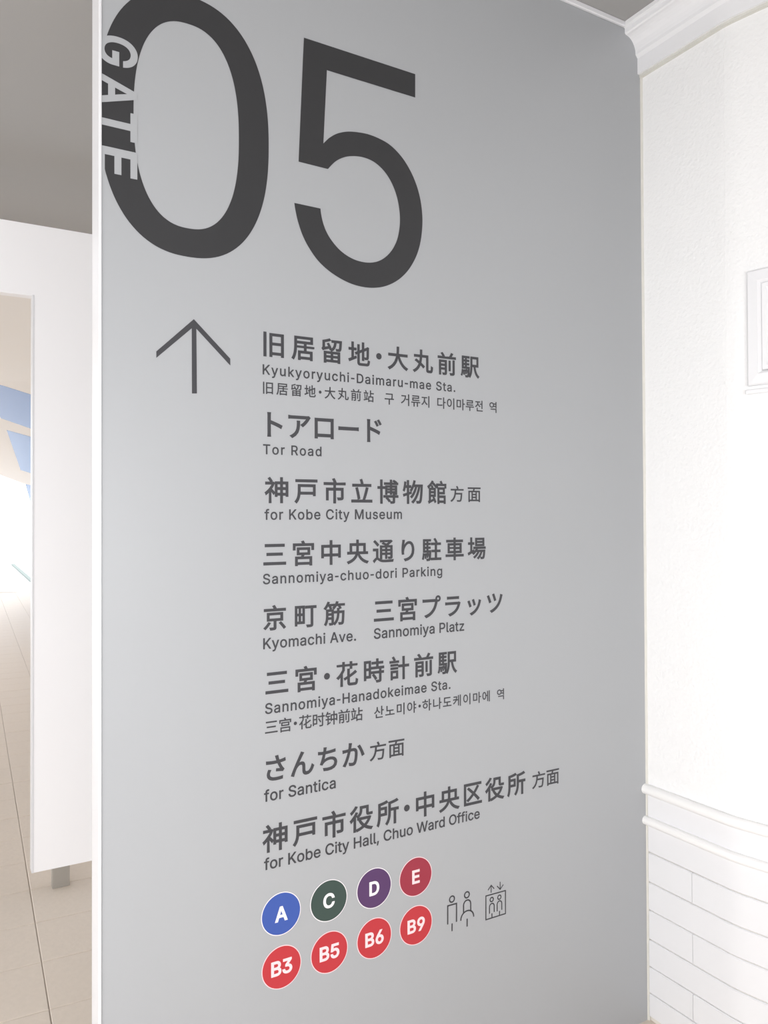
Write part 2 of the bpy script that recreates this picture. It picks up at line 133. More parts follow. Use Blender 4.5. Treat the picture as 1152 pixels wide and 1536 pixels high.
# outlines of the latin letters: advance, then splines of bezier points (left handle, point, right handle) in thousandths
LATIN = {',':[188,[[53,-119,38,-119,48,-56,58,8,68,71,91,71,114,71,137,71,119,8,102,-56,84,-119,69,-119]]],'-':[285,[[172,244,235,244,235,226,235,207,235,188,172,188,108,188,45,188,45,207,45,226,45,244,108,244]]],'.':[188,[[108,-4,95,-4,83,-4,72,0,63,9,54,18,50,28,50,41,50,54,54,65,63,73,72,82,83,87,95,87,108,87,119,82,128,73,137,65,141,54,141,41,141,28,137,18,128,9,119,0]]],'3':[453,[[252,-7,218,-7,187,-7,158,-1,133,10,107,21,86,37,70,57,54,78,46,103,44,132,66,132,87,132,109,132,111,114,117,99,126,87,136,75,149,65,165,59,181,53,199,50,219,50,239,50,258,53,275,61,292,68,305,79,315,93,324,107,329,124,329,145,329,163,325,181,316,196,307,212,293,224,275,234,256,243,231,248,201,248,186,248,172,248,157,248,157,265,157,282,157,299,200,349,244,399,288,448,288,450,288,451,288,452,215,452,142,452,70,452,70,471,70,490,70,509,171,509,272,509,372,509,372,493,372,477,372,461,319,400,265,339,211,278,211,282,211,285,211,289,249,293,281,288,308,276,335,263,356,246,371,222,386,199,393,173,393,145,393,115,385,89,370,66,355,43,335,25,309,12,282,0]]],'5':[453,[[254,-7,221,-7,191,-7,164,-1,140,11,116,23,97,39,83,60,69,81,61,104,60,130,81,130,101,130,122,130,124,115,129,101,138,89,147,77,159,67,173,60,188,53,204,50,221,50,242,50,260,55,276,64,292,74,305,87,314,104,323,121,328,141,328,162,328,184,323,204,314,221,304,238,291,252,275,262,258,272,239,277,218,277,201,277,184,274,167,268,151,263,138,255,128,246,108,248,88,250,67,253,77,338,86,423,96,509,186,509,276,509,366,509,366,490,366,471,366,452,294,452,222,452,151,452,145,402,139,352,134,301,135,301,135,301,136,301,147,311,161,319,178,325,194,331,211,334,229,334,253,334,274,329,294,321,313,313,331,301,345,285,359,270,371,252,379,231,387,210,391,188,391,163,391,130,384,101,369,76,354,50,334,30,309,15,283,1]]],'6':[453,[[258,-7,226,-7,195,-7,167,0,142,15,118,29,98,49,84,74,71,100,64,129,64,162,64,186,69,212,80,239,91,266,110,300,137,340,176,396,214,453,252,509,276,509,299,509,322,509,265,426,208,344,151,261,149,261,147,261,145,261,150,271,157,280,165,288,174,296,184,302,196,307,207,312,221,314,235,314,266,314,293,308,316,295,339,282,357,263,370,240,382,216,389,189,389,157,389,125,382,97,368,73,354,48,334,28,310,14,286,0],[207,48,226,48,246,48,264,53,279,63,294,72,306,85,314,101,323,118,327,136,327,157,327,178,323,197,314,213,306,230,294,242,279,251,264,261,246,265,226,265,207,265,189,261,174,252,159,243,147,230,138,214,129,198,125,179,125,158,125,137,129,118,138,102,147,85,159,72,174,63,189,53]]],'9':[453,[[195,516,226,516,258,516,286,508,310,494,335,480,354,460,368,434,382,409,389,380,389,347,389,323,383,297,373,270,362,243,343,209,315,168,277,112,239,56,200,0,177,0,154,0,130,0,187,83,244,165,301,248,303,248,305,248,307,248,303,238,296,229,287,221,279,213,269,207,257,202,245,197,232,195,218,195,187,195,160,201,137,214,114,227,96,245,83,269,70,292,64,320,64,352,64,384,71,412,85,436,99,461,118,480,143,494,167,508],[246,460,226,460,207,460,189,456,174,446,159,437,147,424,138,407,130,391,125,372,125,352,125,330,130,312,138,295,147,279,159,266,174,257,189,248,207,243,226,243,246,243,263,248,279,257,294,266,306,279,314,295,323,311,327,330,327,350,327,372,323,391,314,407,306,424,294,437,279,446,264,456]]],'A':[480,[[39,0,16,0,78,170,140,339,201,509,226,509,251,509,276,509,338,339,401,170,463,0,440,0,418,0,395,0,359,101,323,202,287,302,281,321,273,344,264,372,255,400,245,435,232,478,236,478,241,478,245,478,233,435,222,399,213,371,204,343,196,320,191,302,155,202,120,101,85,0,62,0],[197,142,110,142,110,161,110,180,110,199,197,199,283,199,370,199,370,180,370,161,370,142,283,142]]],'B':[456,[[122,0,60,0,60,170,60,339,60,509,120,509,181,509,241,509,276,509,306,503,329,491,352,479,369,462,381,442,392,422,398,399,398,374,398,352,394,334,387,320,379,306,369,294,356,286,344,277,330,271,315,267,315,265,315,264,315,262,331,261,347,255,363,245,379,235,392,221,402,203,413,185,418,163,418,136,418,111,412,87,400,67,388,46,370,30,344,18,319,6,287,0,247,0,184,0],[125,115,125,57,165,57,205,57,245,57,284,57,313,65,330,80,347,95,355,114,355,137,355,154,351,170,342,184,334,198,321,209,306,218,290,227,271,231,248,231,207,231,166,231,125,231,125,173],[125,341,125,285,162,285,200,285,238,285,257,285,273,289,288,296,303,303,315,313,323,326,332,339,336,355,336,372,336,395,328,414,313,429,297,444,273,452,240,452,202,452,163,452,125,452,125,396]]],'C':[510,[[293,-7,267,-7,223,-7,184,4,150,25,116,46,89,76,70,115,50,154,40,201,40,254,40,308,50,354,70,393,89,432,116,462,150,484,184,505,223,516,267,516,293,516,317,512,340,504,363,497,384,486,402,471,420,457,436,439,448,418,460,398,468,374,473,348,451,348,430,348,408,348,404,366,398,381,389,395,381,408,370,419,357,428,345,438,331,444,315,449,300,454,284,456,267,456,236,456,208,448,184,432,159,417,139,394,125,364,111,334,103,297,103,254,103,211,111,175,125,145,140,115,159,92,184,76,209,61,236,53,267,53,284,53,300,55,315,60,331,65,345,71,357,81,370,90,381,101,389,114,398,128,404,143,408,160,430,160,451,160,473,160,469,135,460,111,448,91,436,70,421,52,402,38,384,23,363,12,341,5,318,-3]]],'D':[502,[[271,0,219,0,178,0,137,0,96,0,96,19,96,38,96,57,136,57,175,57,215,57,256,57,291,65,318,81,345,97,366,119,379,149,392,179,399,214,399,255,399,296,392,331,379,361,366,390,346,412,320,428,293,444,260,452,221,452,178,452,136,452,93,452,93,471,93,490,93,509,137,509,181,509,225,509,275,509,317,499,353,478,388,458,415,429,433,391,452,353,462,308,462,255,462,202,452,157,433,119,414,81,387,51,351,31,314,10],[103,509,125,509,125,339,125,170,125,0,103,0,82,0,60,0,60,170,60,339,60,509,82,509]]],'E':[419,[[165,0,60,0,60,170,60,339,60,509,164,509,268,509,372,509,372,490,372,471,372,452,290,452,207,452,125,452,125,396,125,341,125,286,202,286,278,286,355,286,355,267,355,248,355,229,278,229,202,229,125,229,125,172,125,114,125,57,208,57,292,57,375,57,375,38,375,19,375,0,270,0]]],'G':[520,[[309,-7,269,-7,223,-7,184,4,149,25,115,46,88,77,69,116,50,155,40,201,40,254,40,308,50,354,69,393,88,432,115,462,149,484,183,505,221,516,265,516,292,516,317,512,340,504,364,496,385,484,403,469,422,454,437,437,449,416,461,396,470,373,474,349,452,349,430,349,408,349,403,365,396,380,387,393,379,406,368,417,356,427,344,436,330,444,315,448,300,453,283,456,265,456,235,456,208,448,183,432,159,417,139,394,125,364,111,334,103,297,103,254,103,211,111,175,125,145,140,115,159,92,184,76,209,61,237,53,269,53,297,53,323,59,345,71,367,83,384,101,396,123,409,146,415,172,415,202,421,201,428,200,434,199,384,199,333,199,283,199,283,218,283,237,283,256,348,256,413,256,478,256,478,237,478,219,478,200,478,158,469,122,451,91,433,60,408,36,377,19,345,2]]],'H':[517,[[82,0,60,0,60,170,60,339,60,509,82,509,103,509,125,509,125,435,125,362,125,289,214,289,303,289,392,289,392,362,392,435,392,509,414,509,435,509,457,509,457,339,457,170,457,0,435,0,414,0,392,0,392,77,392,155,392,232,303,232,214,232,125,232,125,155,125,77,125,0,103,0]]],'K':[467,[[146,189,104,145,104,169,104,193,104,216,116,232,128,247,139,261,151,275,162,290,174,303,187,317,199,331,212,344,262,399,313,454,364,509,392,509,420,509,448,509,376,431,304,353,231,276,230,276,229,276,228,276,187,233],[82,0,60,0,60,170,60,339,60,509,82,509,103,509,125,509,125,451,125,392,125,334,124,298,124,261,124,225,124,214,124,204,125,193,125,129,125,64,125,0,103,0],[398,0,372,0,311,86,249,173,188,259,201,276,215,293,228,309,302,206,375,103,449,0,423,0]]],'M':[628,[[81,0,60,0,60,170,60,339,60,509,91,509,121,509,152,509,193,402,235,294,277,187,280,180,284,170,287,159,291,148,295,136,299,123,303,110,307,97,311,84,315,71,319,59,322,49,317,49,312,49,307,49,310,59,314,70,318,83,322,95,326,108,330,121,334,134,338,147,342,158,346,170,349,179,352,187,394,294,435,402,476,509,507,509,537,509,568,509,568,339,568,170,568,0,547,0,525,0,504,0,504,97,504,194,504,291,504,302,504,314,504,327,505,340,505,354,505,369,505,383,506,398,506,413,506,428,507,443,507,457,509,457,511,457,513,457,508,441,503,426,498,409,492,393,487,378,482,363,477,348,472,334,467,322,463,309,459,299,456,291,418,194,380,97,342,0,323,0,305,0,286,0,248,97,209,194,170,291,167,299,163,309,159,321,155,333,150,346,145,361,140,376,135,391,129,408,124,424,118,441,112,457,114,457,117,457,119,457,119,444,120,431,120,416,120,401,121,387,121,372,121,357,121,342,122,328,122,315,122,302,122,291,122,194,122,97,122,0,101,0]]],'O':[533,[[311,-7,267,-7,223,-7,184,4,150,25,116,46,90,76,70,115,50,154,40,201,40,254,40,308,50,354,70,393,90,432,116,462,150,484,184,505,223,516,267,516,311,516,350,505,384,484,418,462,444,432,464,393,483,354,493,308,493,254,493,201,483,154,464,115,444,76,418,46,384,25,350,4],[236,53,267,53,297,53,325,61,349,76,374,91,394,114,408,144,423,174,430,211,430,254,430,298,423,335,408,365,394,395,374,417,349,433,325,448,297,456,267,456,236,456,209,448,184,433,159,417,140,394,125,364,111,334,103,297,103,254,103,211,111,174,125,144,140,114,159,92,184,76,209,61]]],'P':[445,[[82,0,60,0,60,170,60,339,60,509,118,509,177,509,235,509,274,509,307,502,332,487,358,473,377,454,390,430,402,405,409,378,409,348,409,317,402,290,390,265,377,241,358,222,332,207,307,193,274,186,235,186,193,186,151,186,109,186,109,205,109,224,109,242,150,242,191,242,233,242,259,242,281,247,297,256,313,265,325,278,333,294,341,310,344,328,344,348,344,368,341,386,333,402,325,417,313,430,297,439,280,448,259,452,232,452,196,452,160,452,125,452,125,301,125,151,125,0,103,0]]],'R':[449,[[82,0,60,0,60,170,60,339,60,509,119,509,177,509,236,509,275,509,307,502,333,489,359,475,378,457,390,433,403,410,409,382,409,352,409,321,403,295,390,271,378,248,359,230,333,217,307,204,275,198,236,198,189,198,143,198,96,198,96,217,96,236,96,255,142,255,188,255,234,255,260,255,281,259,298,267,314,275,326,286,334,300,341,315,345,332,345,352,345,372,341,390,334,405,326,420,314,431,298,440,281,448,259,452,233,452,197,452,161,452,125,452,125,301,125,151,125,0,103,0],[378,0,353,0,312,76,271,153,230,229,254,229,279,229,303,229,344,153,386,76,428,0,403,0]]],'S':[447,[[263,-9,224,-9,187,-9,155,-3,128,9,100,21,79,38,64,60,49,82,40,107,38,137,60,137,82,137,104,137,106,117,112,101,123,88,134,75,149,65,166,59,184,52,203,49,224,49,247,49,268,53,286,60,304,68,319,78,329,92,340,105,346,121,346,139,346,155,341,169,332,179,323,189,311,198,296,205,281,211,264,217,245,222,224,228,204,234,184,239,142,251,109,268,86,289,63,311,52,339,52,372,52,401,60,426,75,448,90,469,111,486,138,498,164,510,194,516,227,516,261,516,290,510,316,498,342,486,362,469,377,449,392,428,400,404,401,378,380,378,358,378,337,378,335,403,323,423,302,437,281,451,256,459,225,459,203,459,184,455,167,448,151,441,138,431,129,418,120,406,115,391,115,376,115,358,120,344,131,334,142,323,154,314,169,308,184,302,199,297,212,293,230,289,247,284,264,279,279,275,295,270,312,264,328,257,344,248,359,238,373,227,385,214,395,198,404,181,408,162,408,139,408,111,401,86,386,64,372,41,351,24,323,11,296,-2]]],'T':[449,[[85,452,32,452,32,471,32,490,32,509,160,509,288,509,417,509,417,490,417,471,417,452,363,452,310,452,257,452,257,301,257,151,257,0,235,0,214,0,193,0,193,151,193,301,193,452,139,452]]],'W':[686,[[180,0,155,0,109,170,63,339,16,509,38,509,60,509,82,509,109,404,136,300,163,196,168,179,172,163,175,145,179,128,183,111,187,94,190,76,194,58,197,40,194,40,192,40,189,40,193,58,196,76,200,94,203,111,207,128,211,145,215,163,220,179,224,196,251,300,279,404,306,509,331,509,355,509,380,509,407,404,434,300,462,196,466,179,470,163,474,145,478,128,482,111,486,94,490,76,494,58,497,40,494,40,491,40,488,40,492,58,495,76,499,94,502,111,506,128,510,145,515,163,519,179,523,196,550,300,576,404,603,509,625,509,647,509,670,509,623,339,577,170,530,0,505,0,480,0,455,0,426,108,397,215,368,323,362,344,357,367,351,391,346,416,341,444,336,475,341,475,345,475,350,475,345,445,340,419,335,395,330,371,324,347,318,323,289,215,260,108,230,0,205,0]]],'a':[389,[[182,-9,160,-9,136,-9,114,-4,94,5,75,14,59,27,48,45,36,62,30,83,30,108,30,130,35,147,43,161,52,175,63,185,78,193,92,201,108,207,125,211,143,215,160,218,178,220,201,223,219,225,234,227,248,228,258,231,265,235,272,239,276,245,276,255,276,255,276,256,276,257,276,272,273,286,267,297,261,308,252,316,240,322,228,328,213,331,196,331,178,331,162,328,149,322,136,317,126,309,118,301,110,292,104,283,100,274,80,280,61,285,41,291,50,314,62,332,79,346,95,360,113,369,133,375,153,381,173,384,194,384,208,384,223,383,239,379,255,376,271,370,286,360,301,351,313,338,322,320,332,303,337,280,337,251,337,168,337,84,337,0,317,0,297,0,277,0,277,17,277,35,277,52,275,52,274,52,272,52,268,43,261,34,252,25,243,15,230,7,215,1,200,-5],[155,45,170,45,193,45,212,50,228,59,243,68,255,79,263,93,271,107,276,122,276,138,276,155,276,173,276,190,273,187,268,184,259,182,251,180,242,178,231,176,221,174,210,172,200,171,190,170,182,169,175,168,161,166,147,163,134,159,121,154,111,148,103,139,96,131,92,119,92,105,92,92,95,81,102,72,109,63,118,57,130,52,142,48]]],'b':[424,[[261,-8,229,-8,206,-8,187,-4,172,4,158,12,146,21,138,31,129,42,123,51,118,59,116,59,114,59,112,59,112,39,112,20,112,0,92,0,72,0,53,0,53,170,53,339,53,509,73,509,93,509,114,509,114,446,114,382,114,319,115,319,117,319,118,319,123,327,129,336,137,346,145,356,157,365,171,373,186,381,205,384,229,384,261,384,289,376,313,361,337,345,356,322,370,293,383,263,390,229,390,189,390,149,383,114,370,84,356,55,337,32,313,16,289,0],[197,47,220,47,244,47,263,53,279,66,295,78,308,95,316,117,324,138,328,162,328,189,328,216,324,240,316,261,308,282,296,299,280,311,264,324,244,330,220,330,197,330,177,324,161,312,145,300,133,284,125,263,117,242,113,217,113,189,113,161,117,136,125,115,133,94,146,77,162,65,178,53]]],'c':[396,[[226,-8,207,-8,173,-8,143,0,117,16,91,33,71,56,56,85,41,114,34,149,34,187,34,227,41,262,56,291,71,321,91,343,117,360,143,376,173,384,207,384,226,384,243,382,260,377,276,372,292,365,305,356,319,347,330,335,340,322,350,309,357,294,362,277,342,272,322,267,303,262,300,272,296,281,290,289,285,297,278,305,270,311,262,317,253,322,242,325,232,328,220,330,207,330,182,330,161,323,145,310,129,297,116,280,108,258,100,237,96,213,96,187,96,162,100,139,108,117,116,96,129,79,145,66,161,53,182,46,207,46,220,46,232,48,243,52,253,55,263,60,271,66,279,72,286,80,292,89,297,97,301,107,304,117,324,112,343,107,363,102,358,85,351,70,341,56,332,43,320,31,306,21,293,12,277,4,261,-1,244,-6]]],'d':[424,[[219,-8,195,-8,164,-8,136,0,111,16,87,32,68,55,55,84,41,114,34,149,34,189,34,229,41,263,55,293,69,322,88,345,112,361,136,376,164,384,196,384,219,384,238,381,253,373,268,365,279,356,287,346,296,336,302,327,306,319,308,319,309,319,311,319,311,382,311,446,311,509,331,509,351,509,372,509,372,339,372,170,372,0,352,0,332,0,313,0,313,20,313,39,313,59,311,59,309,59,307,59,302,51,295,42,287,31,278,21,267,12,252,4,238,-4],[181,47,205,47,227,47,247,53,263,65,279,77,291,94,299,115,308,136,312,161,312,189,312,217,308,242,300,263,292,284,279,300,263,312,247,324,228,330,205,330,181,330,161,324,145,311,129,299,116,282,108,261,100,240,96,216,96,189,96,162,100,138,109,117,117,95,129,78,145,66,161,53]]],'e':[404,[[238,-8,212,-8,175,-8,143,0,117,16,90,33,70,56,56,85,41,114,34,148,34,187,34,226,41,260,55,290,69,319,89,343,115,359,141,376,171,384,205,384,226,384,246,381,266,374,285,367,303,356,319,341,335,326,348,306,357,282,366,258,371,228,371,194,371,186,371,178,371,169,272,169,174,169,75,169,75,187,75,204,75,221,163,221,250,221,338,221,329,215,319,208,310,202,310,227,306,249,298,269,290,288,278,303,263,314,247,325,228,330,205,330,182,330,163,325,146,313,130,302,118,288,109,270,100,251,96,232,96,211,96,200,96,189,96,178,96,150,101,126,110,106,120,87,134,72,151,61,168,51,189,46,212,46,228,46,241,48,254,53,266,57,277,64,285,73,294,82,301,93,306,105,325,101,345,96,365,91,359,71,349,54,335,39,321,24,303,13,283,4,262,-4]]],'f':[254,[[154,379,228,379,228,362,228,344,228,327,154,327,80,327,6,327,6,344,6,362,6,379,80,379],[101,0,81,0,81,144,81,288,81,432,81,453,86,471,96,486,106,500,119,511,135,519,152,526,169,530,187,530,201,530,213,529,222,527,232,525,238,523,243,521,238,503,233,486,227,468,224,470,220,471,215,472,210,473,203,474,195,474,176,474,163,469,154,460,146,451,142,437,142,419,142,279,142,140,142,0,121,0]]],'g':[425,[[238,-151,207,-151,179,-151,155,-147,134,-140,113,-132,96,-123,82,-110,69,-98,58,-84,51,-69,67,-60,84,-50,101,-41,107,-49,113,-57,122,-66,130,-75,141,-82,154,-88,168,-94,186,-97,207,-97,238,-97,263,-90,282,-75,302,-60,311,-37,311,-6,311,19,311,44,311,68,310,68,308,68,306,68,301,60,295,51,287,41,278,32,267,23,252,16,238,8,219,5,195,5,164,5,137,12,113,27,88,41,69,62,55,90,41,118,34,152,34,191,34,230,41,264,55,293,69,322,88,345,112,361,137,376,165,384,196,384,220,384,239,381,253,373,268,365,280,356,288,346,297,336,303,327,308,319,309,319,311,319,313,319,313,339,313,359,313,379,333,379,353,379,372,379,372,250,372,121,372,-9,372,-42,365,-69,350,-90,335,-111,316,-126,291,-136,266,-146],[181,59,205,59,228,59,248,64,264,75,280,86,292,101,300,121,308,141,312,165,312,193,312,220,308,243,300,264,292,284,280,301,264,312,248,324,228,330,205,330,181,330,161,324,145,312,129,299,117,283,109,262,100,242,96,219,96,193,96,166,100,143,109,123,117,103,129,87,145,76,162,65]]],'h':[410,[[114,249,114,227,114,151,114,76,114,0,93,0,73,0,53,0,53,170,53,339,53,509,73,509,93,509,114,509,114,435,114,361,114,287,110,287,106,287,102,287,114,322,131,347,152,362,174,377,199,384,227,384,253,384,276,379,295,369,315,358,330,342,341,321,352,299,357,273,357,240,357,160,357,80,357,0,337,0,316,0,296,0,296,78,296,157,296,235,296,265,288,288,273,304,258,321,237,329,210,329,192,329,175,325,161,317,146,309,135,298,126,283,118,267]]],'i':[167,[[73,0,53,0,53,126,53,253,53,379,73,379,93,379,114,379,114,253,114,126,114,0,93,0],[95,443,84,443,72,443,62,447,54,455,45,462,41,472,41,483,41,494,45,504,54,512,62,520,72,524,84,524,95,524,106,520,114,512,122,504,126,494,126,483,126,472,122,462,114,455,106,447]]],'k':[381,[[132,158,110,137,110,162,110,187,110,212,113,212,117,212,121,212,175,268,230,323,284,379,310,379,335,379,360,379,301,319,243,259,184,199,182,199,179,199,177,199,155,178],[73,0,53,0,53,170,53,339,53,509,73,509,93,509,114,509,114,339,114,170,114,0,93,0],[320,0,294,0,245,62,197,124,148,186,162,200,177,214,191,229,252,152,312,76,372,0,346,0]]],'l':[189,[[147,-2,139,-2,110,-2,88,5,74,20,60,35,53,57,53,84,53,226,53,367,53,509,73,509,93,509,114,509,114,372,114,235,114,99,114,81,116,69,120,62,125,55,133,52,146,52,152,52,157,52,160,53,164,53,167,54,170,54,173,37,177,20,181,3,175,1,169,0,162,-1,154,-2]]],'m':[610,[[73,0,53,0,53,126,53,253,53,379,72,379,92,379,112,379,112,351,112,323,112,295,111,295,109,295,108,295,113,316,121,332,132,346,144,359,157,369,172,376,187,383,203,386,219,386,247,386,270,378,287,361,305,344,316,322,321,295,318,295,315,295,312,295,317,313,325,329,337,343,349,357,364,367,381,375,398,382,416,386,437,386,459,386,479,381,497,372,515,362,530,348,541,328,551,309,557,285,557,255,557,170,557,85,557,0,536,0,516,0,496,0,496,85,496,169,496,254,496,281,488,301,473,313,457,325,439,330,419,330,402,330,387,327,374,320,362,313,352,303,345,290,339,278,335,263,335,247,335,165,335,82,335,0,315,0,295,0,274,0,274,87,274,173,274,260,274,281,267,298,253,311,239,324,221,330,199,330,185,330,171,327,158,320,144,313,134,303,126,289,118,276,114,258,114,238,114,159,114,79,114,0,93,0]]],'n':[410,[[114,249,114,227,114,151,114,76,114,0,93,0,73,0,53,0,53,126,53,253,53,379,72,379,92,379,112,379,112,349,112,318,112,287,109,287,106,287,102,287,114,322,131,347,152,362,174,377,199,384,227,384,253,384,276,379,295,369,314,358,330,342,341,321,352,299,357,273,357,240,357,160,357,80,357,0,337,0,316,0,296,0,296,78,296,157,296,235,296,265,288,288,273,304,258,321,237,329,210,329,192,329,175,325,161,317,146,309,135,298,126,283,118,267]]],'o':[415,[[242,-8,207,-8,173,-8,143,0,117,16,91,33,71,56,56,85,41,114,34,149,34,187,34,227,41,262,56,291,71,321,91,343,117,360,143,376,173,384,207,384,242,384,273,376,299,360,325,343,345,321,359,291,374,262,381,227,381,187,381,149,374,114,359,85,345,56,325,33,299,16,273,0],[182,46,207,46,233,46,254,53,270,66,287,79,299,96,307,117,315,139,319,162,319,187,319,213,315,236,307,258,299,280,287,297,270,310,254,323,233,330,207,330,182,330,161,323,145,310,129,297,116,280,108,258,100,237,96,213,96,187,96,162,100,139,108,117,116,96,129,79,145,66,161,53]]],'r':[259,[[73,0,53,0,53,126,53,253,53,379,72,379,92,379,112,379,112,360,112,340,112,321,113,321,114,321,115,321,122,340,135,355,152,367,170,379,190,385,213,385,218,385,223,385,229,384,235,384,240,384,243,384,243,363,243,343,243,322,242,323,237,323,230,324,223,325,215,326,207,326,189,326,173,322,159,315,145,307,134,297,126,284,118,270,114,255,114,237,114,158,114,79,114,0,93,0]]],'s':[365,[[211,-8,182,-8,156,-8,133,-4,112,3,92,11,75,23,62,38,49,53,40,72,36,94,55,98,74,102,94,107,99,86,109,70,124,60,139,50,158,45,181,45,208,45,229,51,244,62,260,74,268,87,268,103,268,116,263,127,254,136,245,144,231,151,212,155,191,160,170,165,149,170,115,178,89,191,72,208,55,225,47,247,47,274,47,296,53,315,65,332,77,348,94,361,115,370,136,380,160,384,187,384,213,384,235,380,254,372,272,365,287,353,299,339,310,325,319,309,324,290,305,286,287,281,268,277,263,292,255,304,243,316,230,327,212,333,187,333,165,333,146,327,131,317,116,306,109,293,109,277,109,263,114,252,124,243,134,235,150,228,172,223,191,218,210,214,229,209,264,201,290,188,306,171,323,154,331,133,331,107,331,84,325,64,312,47,300,30,282,16,260,6,237,-3]]],'t':[227,[[138,379,204,379,204,362,204,344,204,327,138,327,72,327,6,327,6,344,6,362,6,379,72,379],[65,345,65,471,85,471,106,471,126,471,126,347,126,222,126,98,126,81,129,69,136,61,143,54,154,50,170,50,174,50,179,50,185,51,191,52,197,53,202,54,206,36,209,19,213,2,207,0,200,-2,192,-3,184,-4,176,-4,168,-4,136,-4,110,4,92,21,74,38,65,62,65,93,65,219]]],'u':[410,[[211,-5,182,-5,157,-5,134,0,115,11,95,21,80,37,69,59,58,80,53,107,53,139,53,219,53,299,53,379,73,379,93,379,114,379,114,301,114,222,114,144,114,114,121,91,137,75,152,58,173,50,200,50,218,50,235,54,249,62,264,70,275,81,283,97,292,112,296,131,296,153,296,228,296,304,296,379,316,379,337,379,357,379,357,253,357,126,357,0,337,0,318,0,298,0,298,31,298,61,298,92,301,92,304,92,307,92,295,57,279,32,257,17,235,2]]],'v':[389,[[184,0,163,0,114,126,66,253,17,379,40,379,62,379,84,379,111,305,138,230,165,155,174,132,181,110,187,87,193,64,199,42,206,21,198,21,191,21,184,21,191,42,197,64,203,87,209,110,216,132,224,155,251,230,278,305,305,379,327,379,349,379,371,379,323,253,275,126,226,0,205,0]]],'y':[389,[[51,-140,47,-139,52,-121,57,-103,61,-86,65,-86,68,-87,71,-87,83,-90,94,-91,104,-89,114,-87,122,-82,130,-74,138,-66,145,-53,151,-36,155,-24,159,-13,163,-1,114,126,66,252,17,379,40,379,62,379,84,379,111,305,138,230,165,155,174,132,181,109,187,87,193,64,199,42,206,21,198,21,191,21,184,21,190,42,196,64,202,87,209,110,216,132,224,155,251,230,278,305,305,379,327,379,349,379,371,379,316,234,260,88,204,-58,196,-78,187,-94,177,-107,166,-120,153,-129,139,-136,125,-142,109,-145,91,-145,81,-145,72,-144,65,-143,57,-142]]],'z':[380,[[141,0,42,0,42,15,42,30,42,46,112,137,183,228,254,320,254,321,254,322,254,323,185,323,117,323,48,323,48,342,48,361,48,379,143,379,238,379,333,379,333,363,333,347,333,331,264,241,195,150,126,60,126,59,126,58,126,56,197,56,268,56,339,56,339,38,339,19,339,0,240,0]]],' ':[188,[]]}

# ---------------------------------------------------------------- helpers
def link(o, parent=None):
    scene.collection.objects.link(o)
    if parent is not None: o.parent = parent
    return o

def obj(name, bm, mat, parent=None, smooth=False):
    me = bpy.data.meshes.new(name)
    bmesh.ops.recalc_face_normals(bm, faces=bm.faces)
    bm.to_mesh(me); bm.free()
    for mt in (mat if isinstance(mat, (list, tuple)) else [mat]): me.materials.append(mt)
    if smooth:
        for p in me.polygons: p.use_smooth = True
    return link(bpy.data.objects.new(name, me), parent)

def thing(name, label, cat, loc, rz=0, group=None):
    o = bpy.data.objects.new(name, None); link(o)
    o.empty_display_size = .1
    o.location = loc; o.rotation_euler = (0, 0, rz); o['label'] = label; o['category'] = cat
    if group: o['group'] = group
    return o

def structure(o):
    o['kind'] = 'structure'; return o

def box(bm, x0, x1, y0, y1, z0, z1, bevel=0):
    v = [bm.verts.new((x, y, z)) for x in (x0, x1) for y in (y0, y1) for z in (z0, z1)]
    fs = [bm.faces.new([v[i] for i in q]) for q in ((0, 1, 3, 2), (4, 6, 7, 5), (0, 4, 5, 1), (2, 3, 7, 6), (0, 2, 6, 4), (1, 5, 7, 3))]
    if bevel:
        es = list({e for f in fs for e in f.edges})
        bmesh.ops.bevel(bm, geom=es, offset=bevel, segments=1, affect='EDGES', profile=.5)
    return bm

def sweep(profile, path, closed_profile=True, caps=True):
    """profile: list of (out, z); path: list of (point, outward normal) in plan"""
    bm = bmesh.new(); rings = []
    for (p, nn) in path:
        rings.append([bm.verts.new((p[0] + nn[0] * a, p[1] + nn[1] * a, z)) for a, z in profile])
    k = len(profile)
    for r0, r1 in zip(rings, rings[1:]):
        for i in range(k if closed_profile else k - 1):
            bm.faces.new((r0[i], r0[(i + 1) % k], r1[(i + 1) % k], r1[i]))
    if closed_profile and caps:
        bm.faces.new(rings[0][::-1]); bm.faces.new(rings[-1])
    return bm


# ---------------------------------------------------------------- floor, outdoor ground, ceiling
GA = radians(27.75)                             # the tile joints run this far off the view axis
TU = np.array([-sin(GA), cos(GA), 0]); TV = np.array([cos(GA), sin(GA), 0])
T0 = on_floor(53, 1384)                         # a crossing of joints
TS = 0.300
bm = bmesh.new(); box(bm, -9, 5, -3.5, 16.5, -.25, -.004)
floor = structure(obj('floor', bm, M['joint']))
bm = bmesh.new(); box(bm, -60, 60, -60, 140, -.40, -.26)
structure(obj('ground', bm, M['pave']))

def tile_bm(bm, loc=None):
    g = .0016; h = TS / 2 - g; c = .0025
    lo = [(-h, -h), (h, -h), (h, h), (-h, h)]
    top = [(x * (h - c) / h, y * (h - c) / h) for x, y in lo]
    def w(x, y, z):
        if loc is None: return (x, y, z)
        q = loc + TU * y + TV * x; return (q[0], q[1], z)
    a = [bm.verts.new(w(x, y, -.009)) for x, y in lo]
    b = [bm.verts.new(w(x, y, -.0015)) for x, y in lo]
    t = [bm.verts.new(w(x, y, 0)) for x, y in top]
    for r0, r1 in ((a, b), (b, t)):
        for i in range(4): bm.faces.new((r0[i], r0[(i + 1) % 4], r1[(i + 1) % 4], r1[i]))
    bm.faces.new(t)
bm = bmesh.new(); tile_bm(bm)
tile_mesh = bpy.data.meshes.new('tile'); bm.to_mesh(tile_mesh); bm.free(); tile_mesh.materials.append(M['tile'])
